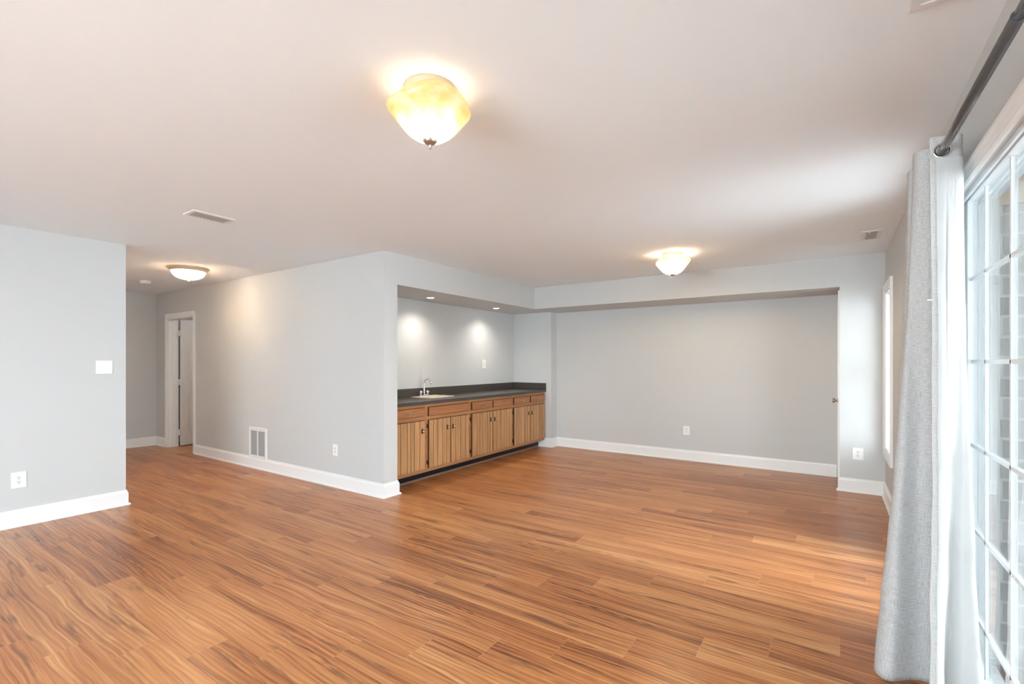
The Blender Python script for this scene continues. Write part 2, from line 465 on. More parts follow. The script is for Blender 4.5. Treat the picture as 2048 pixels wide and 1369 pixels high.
struct('floor', MB().box(-9.3, XO, -3.5, 6.85, -0.1, 0.0), M['floor'])
struct('ceiling', MB().box(-9.3, XO, -3.6, 6.85, H, H + 0.12), M['ceiling'])
struct('wall_left', MB().box(XL - 0.14, XL, -3.5, YA, 0, H), M['wall'])
struct('wall_hall_end', MB().box(XH - 0.14, XH, -3.6, 5.3, 0, H), M['wall'])
mb = MB().box(XH, DL, YB, YB + 0.13, 0, H).box(DL, DR, YB, YB + 0.13, DT, H).box(DR, XC - 0.2, YB, YB + 0.13, 0, H)
mb.box(XC - 0.2, XC, YB, YB + 0.175, 0, H)
struct('wall_main', mb, M['wall'])
struct('wall_alcove_back', MB().box(XAB - 0.13, XAB, YB + 0.13, YE, 0, H), M['wall'])
struct('wall_alcove_end', MB().box(XAB - 0.13, XC, YE, YF, 0, ZS), M['wall'])
struct('wall_soffit', MB().prism([(XAB, YB + 0.13), (XC - 0.2, YB + 0.13), (XC - 0.2, YB + 0.175), (XC, YB + 0.175), (XC, YD), (XJ, YD), (XJ, YF),
                                  (XC, YF), (XAB, YF)], 'Z', ZS, H), M['wall'])
struct('wall_far', MB().box(XC - 0.1, XJ + 0.1, YF, YF + 0.12, 0, H), M['wall'])
struct('wall_pier', MB().box(XJ, XR, YD, YF, 0, H), M['wall'])
Q0, Q1, QB, QT = 3.15, 4.05, 0.15, 2.28                        # window added for daylight, hidden from the camera by the curtain
mb = MB().box(XR, XO, -3.5, S0, 0, H).box(XR, XO, S0, S1, ST, H).box(XR, XO, S1, Q0, 0, H).box(XR, XO, Q1, W0, 0, H).box(XR, XO, Q0, Q1, 0, QB).box(XR, XO, Q0, Q1, QT, H)
mb.box(XR, XO, W0, W1, 0, WB).box(XR, XO, W0, W1, WT, H).box(XR, XO, W1, YF + 0.12, 0, H)
struct('wall_right', mb, M['wall'])
RW = (-2.9, 0.2, 0.10, 2.30)  # opening of the added rear window
mb = MB().box(XH, RW[0], -3.6, -3.45, 0, H).box(RW[1], XO, -3.6, -3.45, 0, H)
mb.box(RW[0], RW[1], -3.6, -3.45, 0, RW[2]).box(RW[0], RW[1], -3.6, -3.45, RW[3], H)
struct('wall_rear', mb, M['wall'])
# room behind the hall door
struct('wall_bath_back', MB().box(XH, -6.6, 5.2, 5.3, 0, H), M['wall'])
struct('wall_bath_side', MB().box(-6.7, -6.6, YB + 0.13, 5.2, 0, H), M['wall'])

# baseboards
BP = [(0, 0), (0.030, 0), (0.030, 0.006), (0.026, 0.015), (0.016, 0.020), (0.016, 0.112), (0.012, 0.119), (0.008, 0.126), (0.007, 0.138), (0, 0.140)]
Z = (0, 0, 1)
def base(side, pts): struct('baseboard_' + side, MB().sweep([(x, y, 0) for x, y in pts], Z, BP), M['trim'])
base('left', [(XL, -3.45), (XL, YA), (XL - 0.14, YA), (XL - 0.14, -3.45)])
base('hall', [(XH, -3.45), (XH, YB), (DL - 0.066, YB)])
base('main', [(DR + 0.066, YB), (XC, YB), (XC, YB + 0.175), (XC - 0.055, YB + 0.175)])
base('far', [(-3.885, YE), (XC, YE), (XC, YF), (XJ - 0.02, YF)])
base('right', [(XJ, YD + 0.03), (XJ, YD), (XR, YD), (XR, S1 + 0.066)])
base('rear', [(XR, S0 - 0.07), (XR, -3.45), (XL, -3.45)])

# rear window added behind the camera for more daylight (a plain white frame)
CP = [(0, 0), (0, 0.010), (0.008, 0.015), (0.016, 0.013), (0.020, 0.010), (0.026, 0.012), (0.044, 0.016), (0.052, 0.021), (0.065, 0.021), (0.065, 0)]
wn = tag(thing('added_window_2', (-1.35, -3.45, RW[2]), None, None), 'wide white framed window added in the rear wall for daylight', 'window', None, 'structure')
MB().sweep([(RW[0], -3.45, RW[2]), (RW[1], -3.45, RW[2]), (RW[1], -3.45, RW[3]), (RW[0], -3.45, RW[3])][::-1], (0, 1, 0), CP, True).build('casing', M['trim'], wn)  # casing of the added rear window
mb = MB()
for a in (RW[0], -1.90, -0.87, RW[1] - 0.06): mb.box(a, a + 0.06, -3.56, -3.50, RW[2], RW[3])
for a in (RW[2], RW[3] - 0.06): mb.box(RW[0], RW[1], -3.555, -3.505, a, a + 0.06)
mb.build('window_frame', M['vinyl'], wn)
MB().box(RW[0] + 0.05, RW[1] - 0.05, -3.533, -3.527, RW[2] + 0.05, RW[3] - 0.05).build('pane', M['glass'], wn)

# ------------------------------------------------------------------ door_1: hall doorway, leaf swung into the next room
d1 = thing('door_1', (DL, YB, 0), 'open white six panel door in the hall wall', 'door', None, 'structure')
MB().sweep([(DR, YB, 0), (DR, YB, DT), (DL, YB, DT), (DL, YB, 0)], (0, -1, 0), CP).build('casing', M['trim'], d1)
mb = MB().box(DL, DL + 0.018, YB - 0.004, YB + 0.136, 0, DT).box(DR - 0.018, DR, YB - 0.004, YB + 0.136, 0, DT).box(DL, DR, YB - 0.004, YB + 0.136, DT - 0.018, DT)
mb.box(DL + 0.018, DL + 0.03, YB + 0.055, YB + 0.092, 0, DT - 0.018).box(DR - 0.03, DR - 0.018, YB + 0.055, YB + 0.092, 0, DT - 0.018)
mb.build('jamb', M['trim'], d1)
# leaf in its own frame: x along width from the hinge, y thickness
def panel_leaf(wd, ht, th=0.035):
    b = MB()
    xs = [0, 0.11, wd / 2 - 0.05, wd / 2 + 0.05, wd - 0.11, wd]
    zs = [0, 0.20, 0.82, 0.98, 1.60, 1.70, 1.90, ht]
    for i in range(5):
        for j in range(7):
            x0, x1, z0, z1 = xs[i], xs[i + 1], zs[j], zs[j + 1]
            if i in (1, 3) and j in (1, 3, 5):
                b.box(x0, x1, 0.010, th - 0.010, z0, z1)
                for sgn, y0 in ((1, 0.0), (-1, th)):
                    yi = y0 + sgn * 0.010; yo = y0 + sgn * 0.003
                    a = [(x0 + 0.02, yi, z0 + 0.02), (x1 - 0.02, yi, z0 + 0.02), (x1 - 0.02, yi, z1 - 0.02), (x0 + 0.02, yi, z1 - 0.02)]
                    c = [(x0 + 0.045, yo, z0 + 0.045), (x1 - 0.045, yo, z0 + 0.045), (x1 - 0.045, yo, z1 - 0.045), (x0 + 0.045, yo, z1 - 0.045)]
                    A = [b.bm.verts.new(p) for p in a]; C = [b.bm.verts.new(p) for p in c]
                    for k in range(4): b.bm.faces.new((A[k], A[(k + 1) % 4], C[(k + 1) % 4], C[k]))
                    b.bm.faces.new(C)
            else: b.box(x0, x1, 0, th, z0, z1)
    bmesh.ops.remove_doubles(b.bm, verts=b.bm.verts, dist=0.0002)
    bmesh.ops.recalc_face_normals(b.bm, faces=b.bm.faces)
    return b
lb = panel_leaf(0.80, 2.005)
ang = math.radians(93)
T = Matrix.Translation((DL + 0.055, YB + 0.155, 0.012)) @ Matrix.Rotation(ang, 4, 'Z') 
bmesh.ops.transform(lb.bm, matrix=T, verts=lb.bm.verts)
lf = lb.build('door_leaf', M['door'], d1)
kb = MB()
kb.lathe([(0.0, 0.0), (0.03, 0.0), (0.03, 0.006), (0.012, 0.01), (0.012, 0.03), (0.026, 0.04), (0.028, 0.052), (0.015, 0.062), (0.0, 0.063)], (DL + 0.055 - 0.035, YB + 0.155 + 0.73, 0.95), 20, 0, '-X')
kb.build('door_knob', M['nickel'], lf)
for hz in (0.22, 1.02, 1.80):
    hb = MB().box(DL + 0.012, DL + 0.058, YB + 0.134, YB + 0.150, hz - 0.045, hz + 0.045, 0, 0.002)
    hb.tube([(DL + 0.034, YB + 0.152, hz - 0.047), (DL + 0.034, YB + 0.152, hz + 0.047)], 0.007)
    hb.build('hinge', M['door'], d1)

# ------------------------------------------------------------------ door_3: narrow door on the side of the pier
d3 = thing('door_3', (XJ, 6.35, 0), 'closed white door on the side of the pier', 'door', None, 'structure')
mb = MB().box(XJ - 0.014, XJ, YD + 0.012, YD + 0.062, 0, 2.09).box(XJ - 0.014, XJ, YF - 0.05, YF - 0.001, 0, 2.09).box(XJ - 0.014, XJ, YD + 0.062, YF - 0.05, 2.04, 2.09)
mb.build('casing', M['trim'], d3)
lf3 = MB().box(XJ - 0.008, XJ, YD + 0.064, YF - 0.052, 0.012, 2.036).build('door_leaf', M['door'], d3)
MB().lathe([(0.0, 0.0), (0.03, 0.0), (0.03, 0.006), (0.011, 0.01), (0.011, 0.026), (0.024, 0.036), (0.027, 0.046), (0.018, 0.056), (0.0, 0.058)], (XJ - 0.008, 6.17, 0.928), 20, 0, '-X').build('door_knob', M['nickel'], lf3)

# ------------------------------------------------------------------ window_1 in the right wall near the corner
def side_window(name, W0, W1, WB, WT, label, glass):
    w1 = thing(name, (XR, (W0 + W1) / 2, WB), label, 'window', None, 'structure')
    MB().sweep([(XR, W0, WB), (XR, W0, WT), (XR, W1, WT), (XR, W1, WB)], (-1, 0, 0), CP, True).build('casing', M['trim'], w1)
    mb = MB()
    for a, b_ in ((W0, W0 + 0.012), (W1 - 0.012, W1)): mb.box(XR - 0.002, XO, a, b_, WB, WT)
    for a, b_ in ((WB, WB + 0.012), (WT - 0.012, WT)): mb.box(XR - 0.002, XO, W0, W1, a, b_)
    mb.build('jamb', M['trim'], w1)
    fx = 0.535
    mb = MB()
    for a, b_ in ((W0 + 0.012, W0 + 0.05), (W1 - 0.05, W1 - 0.012)): mb.box(fx, fx + 0.04, a, b_, WB + 0.012, WT - 0.012)
    for a, b_ in ((WB + 0.012, WB + 0.055), (WT - 0.055, WT - 0.012), (1.235, 1.28)): mb.box(fx, fx + 0.04, W0 + 0.012, W1 - 0.012, a, b_)
    mb.build('window_frame', M['vinyl'], w1)
    MB().box(fx + 0.017, fx + 0.023, W0 + 0.04, W1 - 0.04, WB + 0.04, WT - 0.04).build('pane', M[glass], w1)
side_window('window_1', W0, W1, WB, WT, 'tall white window in the right wall beside the far corner', 'lowe')
side_window('added_window_4', Q0, Q1, QB, QT, 'white window added behind the curtain to let in daylight', 'glass')

# ------------------------------------------------------------------ door_2: sliding patio door with grilles
d2 = thing('door_2', (XR, 1.42, 0), 'white sliding patio door with gridded glass behind the grey curtain', 'door', None, 'structure')
MB().sweep([(XR, S0, 0), (XR, S0, ST - 0.022), (XR, S1, ST - 0.022), (XR, S1, 0)], (-1, 0, 0), CP).build('casing', M['trim'], d2)
mb = MB().box(XR, 0.585, S0, S0 + 0.02, 0, ST).box(XR, 0.585, S1 - 0.02, S1, 0, ST).box(XR, 0.585, S0, S1, ST - 0.012, ST).box(XR + 0.01, 0.585, S0, S1, 0, 0.03)
mb.box(XR + 0.018, XR + 0.026, S0, S1, ST - 0.032, ST - 0.012).box(0.475, 0.48, S0, S1, ST - 0.022, ST - 0.012)
mb.build('door_frame', M['vinyl'], d2)
GZ = [0.115, 0.29, 0.640, 0.988, 1.340, 1.690, 2.018]
GX = 0.497
def sash(y0, y1, gx, bars):
    g0, g1 = y0 + 0.075, y1 - 0.075
    b = MB().box(gx - 0.02, gx + 0.02, y0, g0, 0.03, 2.036, 0, 0.003).box(gx - 0.02, gx + 0.02, g1, y1, 0.03, 2.036, 0, 0.003)
    b.box(gx - 0.02, gx + 0.02, g0, g1, 0.03, GZ[0], 0, 0.003).box(gx - 0.02, gx + 0.02, g0, g1, GZ[6], 2.036, 0, 0.002)
    o = b.build('sash', M['vinyl'], d2)
    MB().box(gx - 0.003, gx + 0.003, g0 - 0.005, g1 + 0.005, GZ[0] - 0.005, GZ[6] + 0.005).build('pane', M['lowe'], o)
    g = MB()
    for yb in bars: g.box(gx - 0.008, gx + 0.008, yb - 0.008, yb + 0.008, GZ[0], GZ[6], 0, 0.002)
    for zb in GZ[1:6]: g.box(gx - 0.008, gx + 0.008, g0, g1, zb - 0.008, zb + 0.008, 0, 0.002)
    g.build('grille', M['vinyl'], o)
sash(1.90, 2.835, GX, (2.225, 2.54))
sash(0.97, 1.93, GX + 0.046, (1.30, 1.60))
sash(0.005, 0.99, GX, (0.33, 0.66))

# outside: patio, pale brick wall across its far end, tan siding above
struct('floor_patio', MB().box(XO, 4.2, -0.4, 3.1, -0.2, -0.08), M['paver'])
struct('floor_yard', MB().box(-9, 9, -12, -0.4, -0.25, -0.08).box(4.2, 9, -0.4, 3.1, -0.25, -0.08).box(XO, 9, 3.1, 9, -0.25, -0.08), M['patio'])
struct('wall_outside', MB().box(XO, 7, 6.12, 6.4, -0.08, 2.62), M['block'])
bp = thing('brick_pier', (0.86, 3.04, -0.08), 'pale brick pier outside the sliding door', 'pier')
MB().box(XO, 1.12, 2.95, 3.13, -0.08, 2.03).build('brickwork', M['block'], bp)
MB().box(XO, 1.16, 2.94, 3.14, 2.03, 2.62).build('beam', M['siding'], bp)
# deck roof added overhead to shade the sliding door from the sky
struct('added_shade_deck', MB().box(XO, 4.2, -0.40, 3.0, 2.62, 2.80).box(XO, 7.0, 4.15, 6.4, 2.62, 2.80), M['siding'])

struct('added_light_screen', MB().box(XO, 5.0, -0.40, -0.25, -0.08, 2.62), M['light_screen'])  # added to keep sidelong daylight off the curtain lining

# ------------------------------------------------------------------ curtain rod and curtain
RX, RZ = 0.340, 2.126
def rz(y): return RZ + 0.0318 * (y - 2.36)          # the rod sags a little towards the near end
rd = thing('curtain_rod', (RX, 1.45, RZ), 'dark metal curtain rod above the sliding door', 'curtain rod')
MB().tube([(RX, 1.48, rz(1.48)), (RX, 2.98, rz(2.98))], 0.0140, 20).build('outer_tube', M['rod'], rd)
MB().tube([(RX, -0.25, rz(-0.25)), (RX, 1.50, rz(1.50))], 0.0118, 20).build('inner_tube', M['rod'], rd)
MB().torus((RX, 1.483, rz(1.483)), 0.0130, 0.0020, (0, 1, 0)).build('collar', M['rod'], rd)
for yy, ax in ((2.98, 'Y'), (-0.25, '-Y')):
    MB().lathe([(0.0, 0.0), (0.018, 0.0), (0.018, 0.008), (0.012, 0.014), (0.024, 0.03), (0.028, 0.045), (0.02, 0.062), (0.0, 0.068)], (RX, yy, rz(yy)), 20, 0, ax).build('finial', M['rod'], rd)
for yy in (2.955, -0.18):
    b = MB().box(XR - 0.006, XR, yy - 0.018, yy + 0.018, rz(yy) - 0.05, rz(yy) + 0.03, 0, 0.002)
    b.tube([(XR - 0.004, yy, rz(yy) - 0.022), (RX, yy, rz(yy) - 0.022)], 0.006).torus((RX, yy, rz(yy)), 0.0185, 0.004, (0, 1, 0))
    b.build('bracket', M['rod'], rd)

TOP = [(.303, 2.355), (.340, 2.360), (.388, 2.370), (.402, 2.400), (.392, 2.430), (.340, 2.462), (.287, 2.482), (.274, 2.515), (.287, 2.548), (.340, 2.570),
       (.388, 2.600), (.400, 2.630), (.388, 2.660), (.340, 2.690), (.287, 2.708), (.281, 2.735), (.287, 2.765), (.340, 2.785), (.388, 2.808), (.395, 2.830),
       (.345, 2.850), (.312, 2.872), (.308, 2.895), (.316, 2.920), (.350, 2.935)]
BOT = [(.283, 2.215), (.320, 2.230), (.346, 2.400), (.400, 2.378), (.452, 2.368), (.455, 2.500), (.320, 2.590), (.200, 2.515), (.148, 2.560), (.170, 2.625),
       (.280, 2.660), (.375, 2.690), (.395, 2.740), (.365, 2.775), (.260, 2.785), (.215, 2.800), (.200, 2.845), (.225, 2.890), (.320, 2.900), (.385, 2.930),
       (.360, 2.975), (.285, 2.985), (.262, 3.020), (.275, 3.060), (.330, 3.080)]
def crom(P, t):
    n = len(P) - 1; i = min(int(t), n - 1); f = t - i
    p = [P[max(0, min(n, i + k))] for k in (-1, 0, 1, 2)]
    return [0.5 * (2 * p[1][c] + (p[2][c] - p[0][c]) * f + (2 * p[0][c] - 5 * p[1][c] + 4 * p[2][c] - p[3][c]) * f * f
                   + (3 * p[1][c] - p[0][c] - 3 * p[2][c] + p[3][c]) * f ** 3) for c in (0, 1)]
ZT, ZB = 2.181, 0.012
NS = 300
def cpoint(t, z):
    k = max(0.0, min(1.0, (ZT - z) / (ZT - ZB)))
    a, b = crom(TOP, t), crom(BOT, t); f = k ** 1.3
    x = a[0] + (b[0] - a[0]) * f; y = a[1] + (b[1] - a[1]) * f
    x += 0.0022 * math.sin(9 * z + 1.7 * t) * k + 0.0015 * math.sin(23 * z - 2.1 * t) * k
    if t < 1.2: x += 0.008 * math.sin(PI * k) * (1 - t / 1.2 * 0.5)
    return x, y
ZR = [ZT - 0.0045 * i for i in range(26)]
while ZR[-1] > ZB + 0.035: ZR.append(ZR[-1] - 0.035)
ZR.append(ZB)
TS = [24.0 * i / NS for i in range(NS + 1)]
arc = [0.0]
for i in range(NS):
    a, b = crom(BOT, TS[i]), crom(BOT, TS[i + 1]); arc.append(arc[-1] + math.hypot(a[0] - b[0], a[1] - b[1]))
def cloth(t_from, z_hi, z_lo, off, hole=True):
    bm = bmesh.new(); uvl = bm.loops.layers.uv.new('UVMap'); g = []; zz = [z for z in ZR if z_lo - 1e-4 <= z <= z_hi + 1e-4]
    ii = [i for i in range(NS + 1) if TS[i] >= t_from]
    for z in zz:
        row = []
        for i in ii:
            x, y = cpoint(TS[i], z); x2, y2 = cpoint(min(24, TS[i] + 0.02), z); x1, y1 = cpoint(max(0, TS[i] - 0.02), z)
            dx, dy = x2 - x1, y2 - y1; L = math.hypot(dx, dy) or 1
            row.append(bm.verts.new((x + dy / L * off, y - dx / L * off, z)))
        g.append(row)
    for j in range(len(zz) - 1):
        for k in range(len(ii) - 1):
            q = (g[j][k], g[j + 1][k], g[j + 1][k + 1], g[j][k + 1])
            c = sum((v.co for v in q), V()) / 4
            if hole and math.hypot(c.x - RX, c.z - rz(c.y)) < 0.0215: continue
            f = bm.faces.new(q); f.smooth = True
            for lp, (a, b) in zip(f.loops, ((k, j), (k, j + 1), (k + 1, j + 1), (k + 1, j))):
                lp[uvl].uv = (arc[ii[a]], zz[b])
            if TS[ii[k]] < 0.75 and zz[j] < ZT - 0.083: f.material_index = 1
    bmesh.ops.recalc_face_normals(bm, faces=bm.faces)
    return bm
ct = thing('curtain', (0.33, 2.7, 0.012), 'grey linen grommet curtain panel with white lining gathered on the rod', 'curtain')
m = MB(); m.bm.free(); m.bm = cloth(0, ZT, ZB, 0.0)
po = m.build('panel', [M['linen'], M['hem']], ct)
sm = po.modifiers.new('thick', 'SOLIDIFY'); sm.thickness = 0.0016; sm.offset = 0
m = MB(); m.bm.free(); m.bm = cloth(0.55, ZT - 0.085, ZB + 0.05, 0.004, False)
for f in m.bm.faces: f.material_index = 0
lo = m.build('lining', M['lining'], ct)
lo['label'] = 'white lining'
for t in (1.0, 5.0, 9.0, 13.0, 17.0, 20.0):
    a = crom(TOP, t - 0.15); b = crom(TOP, t + 0.15); c = crom(TOP, t)
    ax = V((b[1] - a[1], -(b[0] - a[0]), 0)).normalized()
    yc = c[1] + (RX - c[0]) * ((b[1] - a[1]) / ((b[0] - a[0]) or 1))
    MB().torus((RX, yc, rz(yc)), 0.0245, 0.0052, ax, 32, 10, 0, 0.8).build('grommet', M['chrome'], ct)
x0, y0 = cpoint(0.0, 1.57)
MB().box(x0 - 0.012, x0 + 0.004, y0 - 0.003, y0 + 0.001, 1.567, 1.571).build('tag_pin', M['plastic'], ct)

# ------------------------------------------------------------------ bar: four base cabinets, worktop, sink, tap
FX = -3.777          # face of the cabinets
CB, CT = 0.108, 0.866
def vplanks(y0, y1, seed):
    """plan outline of a door made of upright V-jointed boards: (x, y) points"""
    r = random.Random(seed); ws = []
    n = max(4, round((y1 - y0) / 0.078))
    ws = [r.uniform(0.7, 1.3) for _ in range(n)]; k = (y1 - y0) / sum(ws); y = y0; pts = []
    fx = FX + 0.018
    pts.append((FX, y0)); pts.append((fx, y0 + 0.002))
    for i, q in enumerate(ws[:-1]):
        y += q * k
        pts += [(fx, y - 0.0028), (fx - 0.006, y), (fx, y + 0.0028)]
    pts += [(fx, y1 - 0.002), (FX, y1)]
    return pts
def cab_knob(y, z):
    k = MB()
    b = bmesh.new()
    plate = MB().lathe([(0.0, 0.0), (0.020, 0.0), (0.018, 0.003), (0.0, 0.003)], (0, 0, 0), 20, 0, 'X')
    bmesh.ops.scale(plate.bm, vec=(1, 0.8, 1.55), verts=plate.bm.verts)
    bmesh.ops.translate(plate.bm, vec=(FX + 0.018, y, z), verts=plate.bm.verts)
    for f in plate.bm.faces: f.material_index = 1
    k.merge(plate.bm)
    k.lathe([(0.0, 0.0), (0.007, 0.002), (0.007, 0.012), (0.015, 0.018), (0.0175, 0.025), (0.013, 0.033), (0.0, 0.036)], (FX + 0.018, y, z), 20, 0, 'X')
    return k
def cab_pull(y, z):
    x = FX + 0.018; L = 0.042
    k = MB().tube([(x, y - L, z), (x + 0.018, y - L, z), (x + 0.024, y - L * .55, z + .002), (x + 0.025, y, z + .003), (x + 0.024, y + L * .55, z + .002), (x + 0.018, y + L, z), (x, y + L, z)], [.006, .004, .0038, .005, .0038, .004, .006], 10)
    for s in (-1, 1): k.lathe([(0.0, 0.0), (0.010, 0.0), (0.009, 0.003), (0.0, 0.004)], (x, y + s * L, z), 14, 0, 'X')
    return k
def cabinet(y0, y1, openings, label, hinges, seed):
    """openings: (kind, ya, yb, za, zb, knob or pull y)"""
    t = thing('base_cabinet', (FX - 0.28, (y0 + y1) / 2, 0), label, 'cabinet', 'oak base cabinets under the worktop')
    b = MB().box(XAB + 0.002, FX - 0.019, y0, y0 + 0.016, 0.10, CT).box(XAB + 0.002, FX - 0.019, y1 - 0.016, y1, 0.10, CT).box(XAB + 0.002, FX - 0.019, y0, y1, 0.10, 0.118)
    b.build('carcass', M['oak_frame'], t)
    # face frame with its openings: stiles and rails
    f = MB(); ys = sorted({a[1] for a in openings} | {a[2] for a in openings})
    f.box(FX - 0.019, FX, y0, openings[0][1] + 0.006, CB, CT)
    f.box(FX - 0.019, FX, openings[-1][2] - 0.006, y1, CB, CT)
    f.box(FX - 0.019, FX - 0.0004, y0 + 0.005, y1 - 0.005, 0.83 - 0.006, CT)
    f.box(FX - 0.019, FX - 0.0004, y0 + 0.005, y1 - 0.005, 0.684, 0.738)
    f.box(FX - 0.019, FX - 0.0004, y0 + 0.005, y1 - 0.005, CB, 0.155)
    dd = [a for a in openings if a[0] == 'drawer']
    for a, c in zip(dd[:-1], dd[1:]): f.box(FX - 0.019, FX - 0.0008, a[2] - 0.006, c[1] + 0.006, CB + 0.002, CT - 0.002)
    f.build('face_frame', M['oak_frame'], t)
    MB().box(-3.906, -3.89, y0, y1, 0.0, 0.10).build('toe_kick', M['kick'], t)
    for n, (kind, ya, yb, za, zb, ky) in enumerate(openings):
        if kind == 'door':
            o = MB().prism(vplanks(ya, yb, seed + n), 'Z', za, zb).edges().box(FX, FX + 0.003, ya - 0.005, yb + 0.005, za - 0.006, zb + 0.006, 1).build('door', [M['oak_door'], M['oak_gap_shade']], t)  # dark sides, grooves and backing slab draw the shadow lines in colour
            cab_knob(ky, 0.575).build('knob', [M['brass'], M['iron']], o)
        else:
            o = MB().box(FX, FX + 0.018, ya, yb, za, zb).edges().box(FX, FX + 0.003, ya - 0.005, yb + 0.005, za - 0.006, zb + 0.006, 1).build('drawer' if ky else 'false_front', [M['oak_drawer'], M['oak_gap_shade']], t)  # same painted shadow line round the drawer front
            if ky: cab_pull(ky, 0.779).build('pull', M['nickel'], o)
    for hy, s in hinges:
        for hz in (0.215, 0.62):
            h = MB().box(FX, FX + 0.002, hy - 0.002 if s > 0 else hy - 0.020, hy + 0.020 if s > 0 else hy + 0.002, hz - 0.022, hz + 0.022, 0, 0.0008)
            h.tube([(FX + 0.007, hy, hz - 0.027), (FX + 0.007, hy, hz + 0.027)], 0.0045, 10)
            h.build('hinge', M['iron'], t)
    return t
dz, wz = (0.150, 0.686), (0.737, 0.829)
cabinet(3.354, 3.876, [('drawer', 3.40, 3.849, *wz, 3.625), ('door', 3.40, 3.849, *dz, 3.805)],
        'oak base cabinet with one plank door beside the wall end', [(3.396, -1)], 1)
cabinet(3.877, 4.651, [('drawer', 3.912, 4.623, *wz, None), ('door', 3.912, 4.274, *dz, 4.222), ('door', 4.284, 4.623, *dz, 4.318)],
        'oak base cabinet under the sink with a plain false drawer front', [(3.908, -1), (4.627, 1)], 10)
cabinet(4.652, 5.614, [('drawer', 4.684, 5.118, *wz, 4.905), ('drawer', 5.136, 5.588, *wz, 5.37), ('door', 4.684, 5.121, *dz, 5.075), ('door', 5.130, 5.588, *dz, 5.168)],
        'oak base cabinet with two doors right of the sink cabinet', [(4.680, -1), (5.592, 1)], 20)
cabinet(5.615, 6.530, [('drawer', 5.640, 6.062, *wz, 5.85), ('drawer', 6.092, 6.510, *wz, 6.31), ('door', 5.640, 6.074, *dz, 6.03), ('door', 6.084, 6.510, *dz, 6.125)],
        'oak base cabinet at the far end against the end wall', [(5.636, -1)], 30)
struct('trim_1', MB().sweep([(-3.89, 3.36, 0), (-3.89, 6.53, 0)], Z, [(0, 0), (0.016, 0), (0.015, 0.008), (0.009, 0.016), (0, 0.019)]), M['shoe'])

SX0, SX1, SY0, SY1 = -4.330, -3.985, 4.17, 4.62
wt = thing('worktop', (-4.06, 4.95, CT), 'long dark speckled laminate worktop with backsplash', 'worktop')
y0, y1, x0, x1 = YB + 0.177, YE - 0.002, XAB + 0.002, -3.750
b = MB().box(x0, SX0 + 0.02, y0, y1, CT + 0.003, 0.905).box(SX1 - 0.02, x1 - 0.004, y0, y1, CT + 0.003, 0.905)
b.box(SX0 + 0.02, SX1 - 0.02, y0, SY0 + 0.02, CT + 0.003, 0.905).box(SX0 + 0.02, SX1 - 0.02, SY1 - 0.02, y1, CT + 0.003, 0.905)
b.box(x1 - 0.02, x1, y0, y1, CT + 0.001, 0.9045, 0, 0.003)
b.build('counter_top', M['counter'], wt)
MB().box(x0, x0 + 0.018, y0, y1, 0.905, 1.008, 0, 0.002).box(x0 + 0.018, x1, y1 - 0.018, y1, 0.905, 1.008, 0, 0.002).build('backsplash', M['counter'], wt)

sk = thing('bar_sink', ((SX0 + SX1) / 2, (SY0 + SY1) / 2, 0.905), 'small almond bar sink set in the worktop', 'sink')
def rrect(x0, x1, y0, y1, r, n=6):
    P = []
    for cx, cy, a0 in ((x1 - r, y1 - r, 0), (x0 + r, y1 - r, 90), (x0 + r, y0 + r, 180), (x1 - r, y0 + r, 270)):
        for i in range(n + 1):
            a = math.radians(a0 + 90 * i / n); P.append((cx + r * math.cos(a), cy + r * math.sin(a)))
    return P
def loops(bm, rings, cap=True, mi=0):
    R = [[bm.verts.new((p[0], p[1], z)) for p in P] for P, z in rings]
    for a, c in zip(R[:-1], R[1:]):
        for i in range(len(a)):
            j = (i + 1) % len(a); f = bm.faces.new((a[i], a[j], c[j], c[i])); f.smooth = True; f.material_index = mi
    if cap: bm.faces.new(R[-1])
bx0, bx1, by0, by1 = SX0 + 0.075, SX1 - 0.03, SY0 + 0.04, SY1 - 0.04
m = MB()
loops(m.bm, [(rrect(SX0, SX1, SY0, SY1, 0.03), 0.9055), (rrect(SX0 + .003, SX1 - .003, SY0 + .003, SY1 - .003, 0.03), 0.912), (rrect(SX0 + .012, SX1 - .012, SY0 + .012, SY1 - .012, 0.03), 0.913),
             (rrect(bx0, bx1, by0, by1, 0.05), 0.911), (rrect(bx0 + .006, bx1 - .006, by0 + .006, by1 - .006, 0.05), 0.904), (rrect(bx0 + .012, bx1 - .012, by0 + .012, by1 - .012, 0.05), 0.80),
             (rrect(bx0 + .03, bx1 - .03, by0 + .03, by1 - .03, 0.05), 0.775)])
m.build('basin', M['sink'], sk)
MB().lathe([(0.0, 0.776), (0.036, 0.776), (0.036, 0.779), (0.026, 0.777), (0.0, 0.777)], ((bx0 + bx1) / 2, (by0 + by1) / 2, 0), 24).build('drain', M['chrome'], sk)
FXX, FYY, FZ = SX0 + 0.040, 4.375, 0.913
fa = thing('bar_faucet', (FXX, FYY, FZ), 'chrome gooseneck tap with two lever handles on the sink', 'faucet')
m = MB(); loops(m.bm, [(rrect(FXX - .022, FXX + .022, FYY - .085, FYY + .085, .02), FZ), (rrect(FXX - .022, FXX + .022, FYY - .085, FYY + .085, .02), FZ + .010), (rrect(FXX - .017, FXX + .017, FYY - .08, FYY + .08, .016), FZ + .014)])
m.build('base_plate', M['chrome'], fa)
pts = [(FXX, FYY, FZ + 0.012), (FXX, FYY, FZ + 0.03), (FXX, FYY, FZ + 0.16)]
for i in range(1, 13):
    a = PI - PI * i / 12 * 1.06; R_ = 0.056
    pts.append((FXX + R_ + R_ * math.cos(a), FYY + 0.012 * i / 12, FZ + 0.16 + R_ * math.sin(a)))
MB().tube(pts, [0.016, 0.0105] + [0.0092] * (len(pts) - 3) + [0.0100], 14).build('spout', M['chrome'], fa)
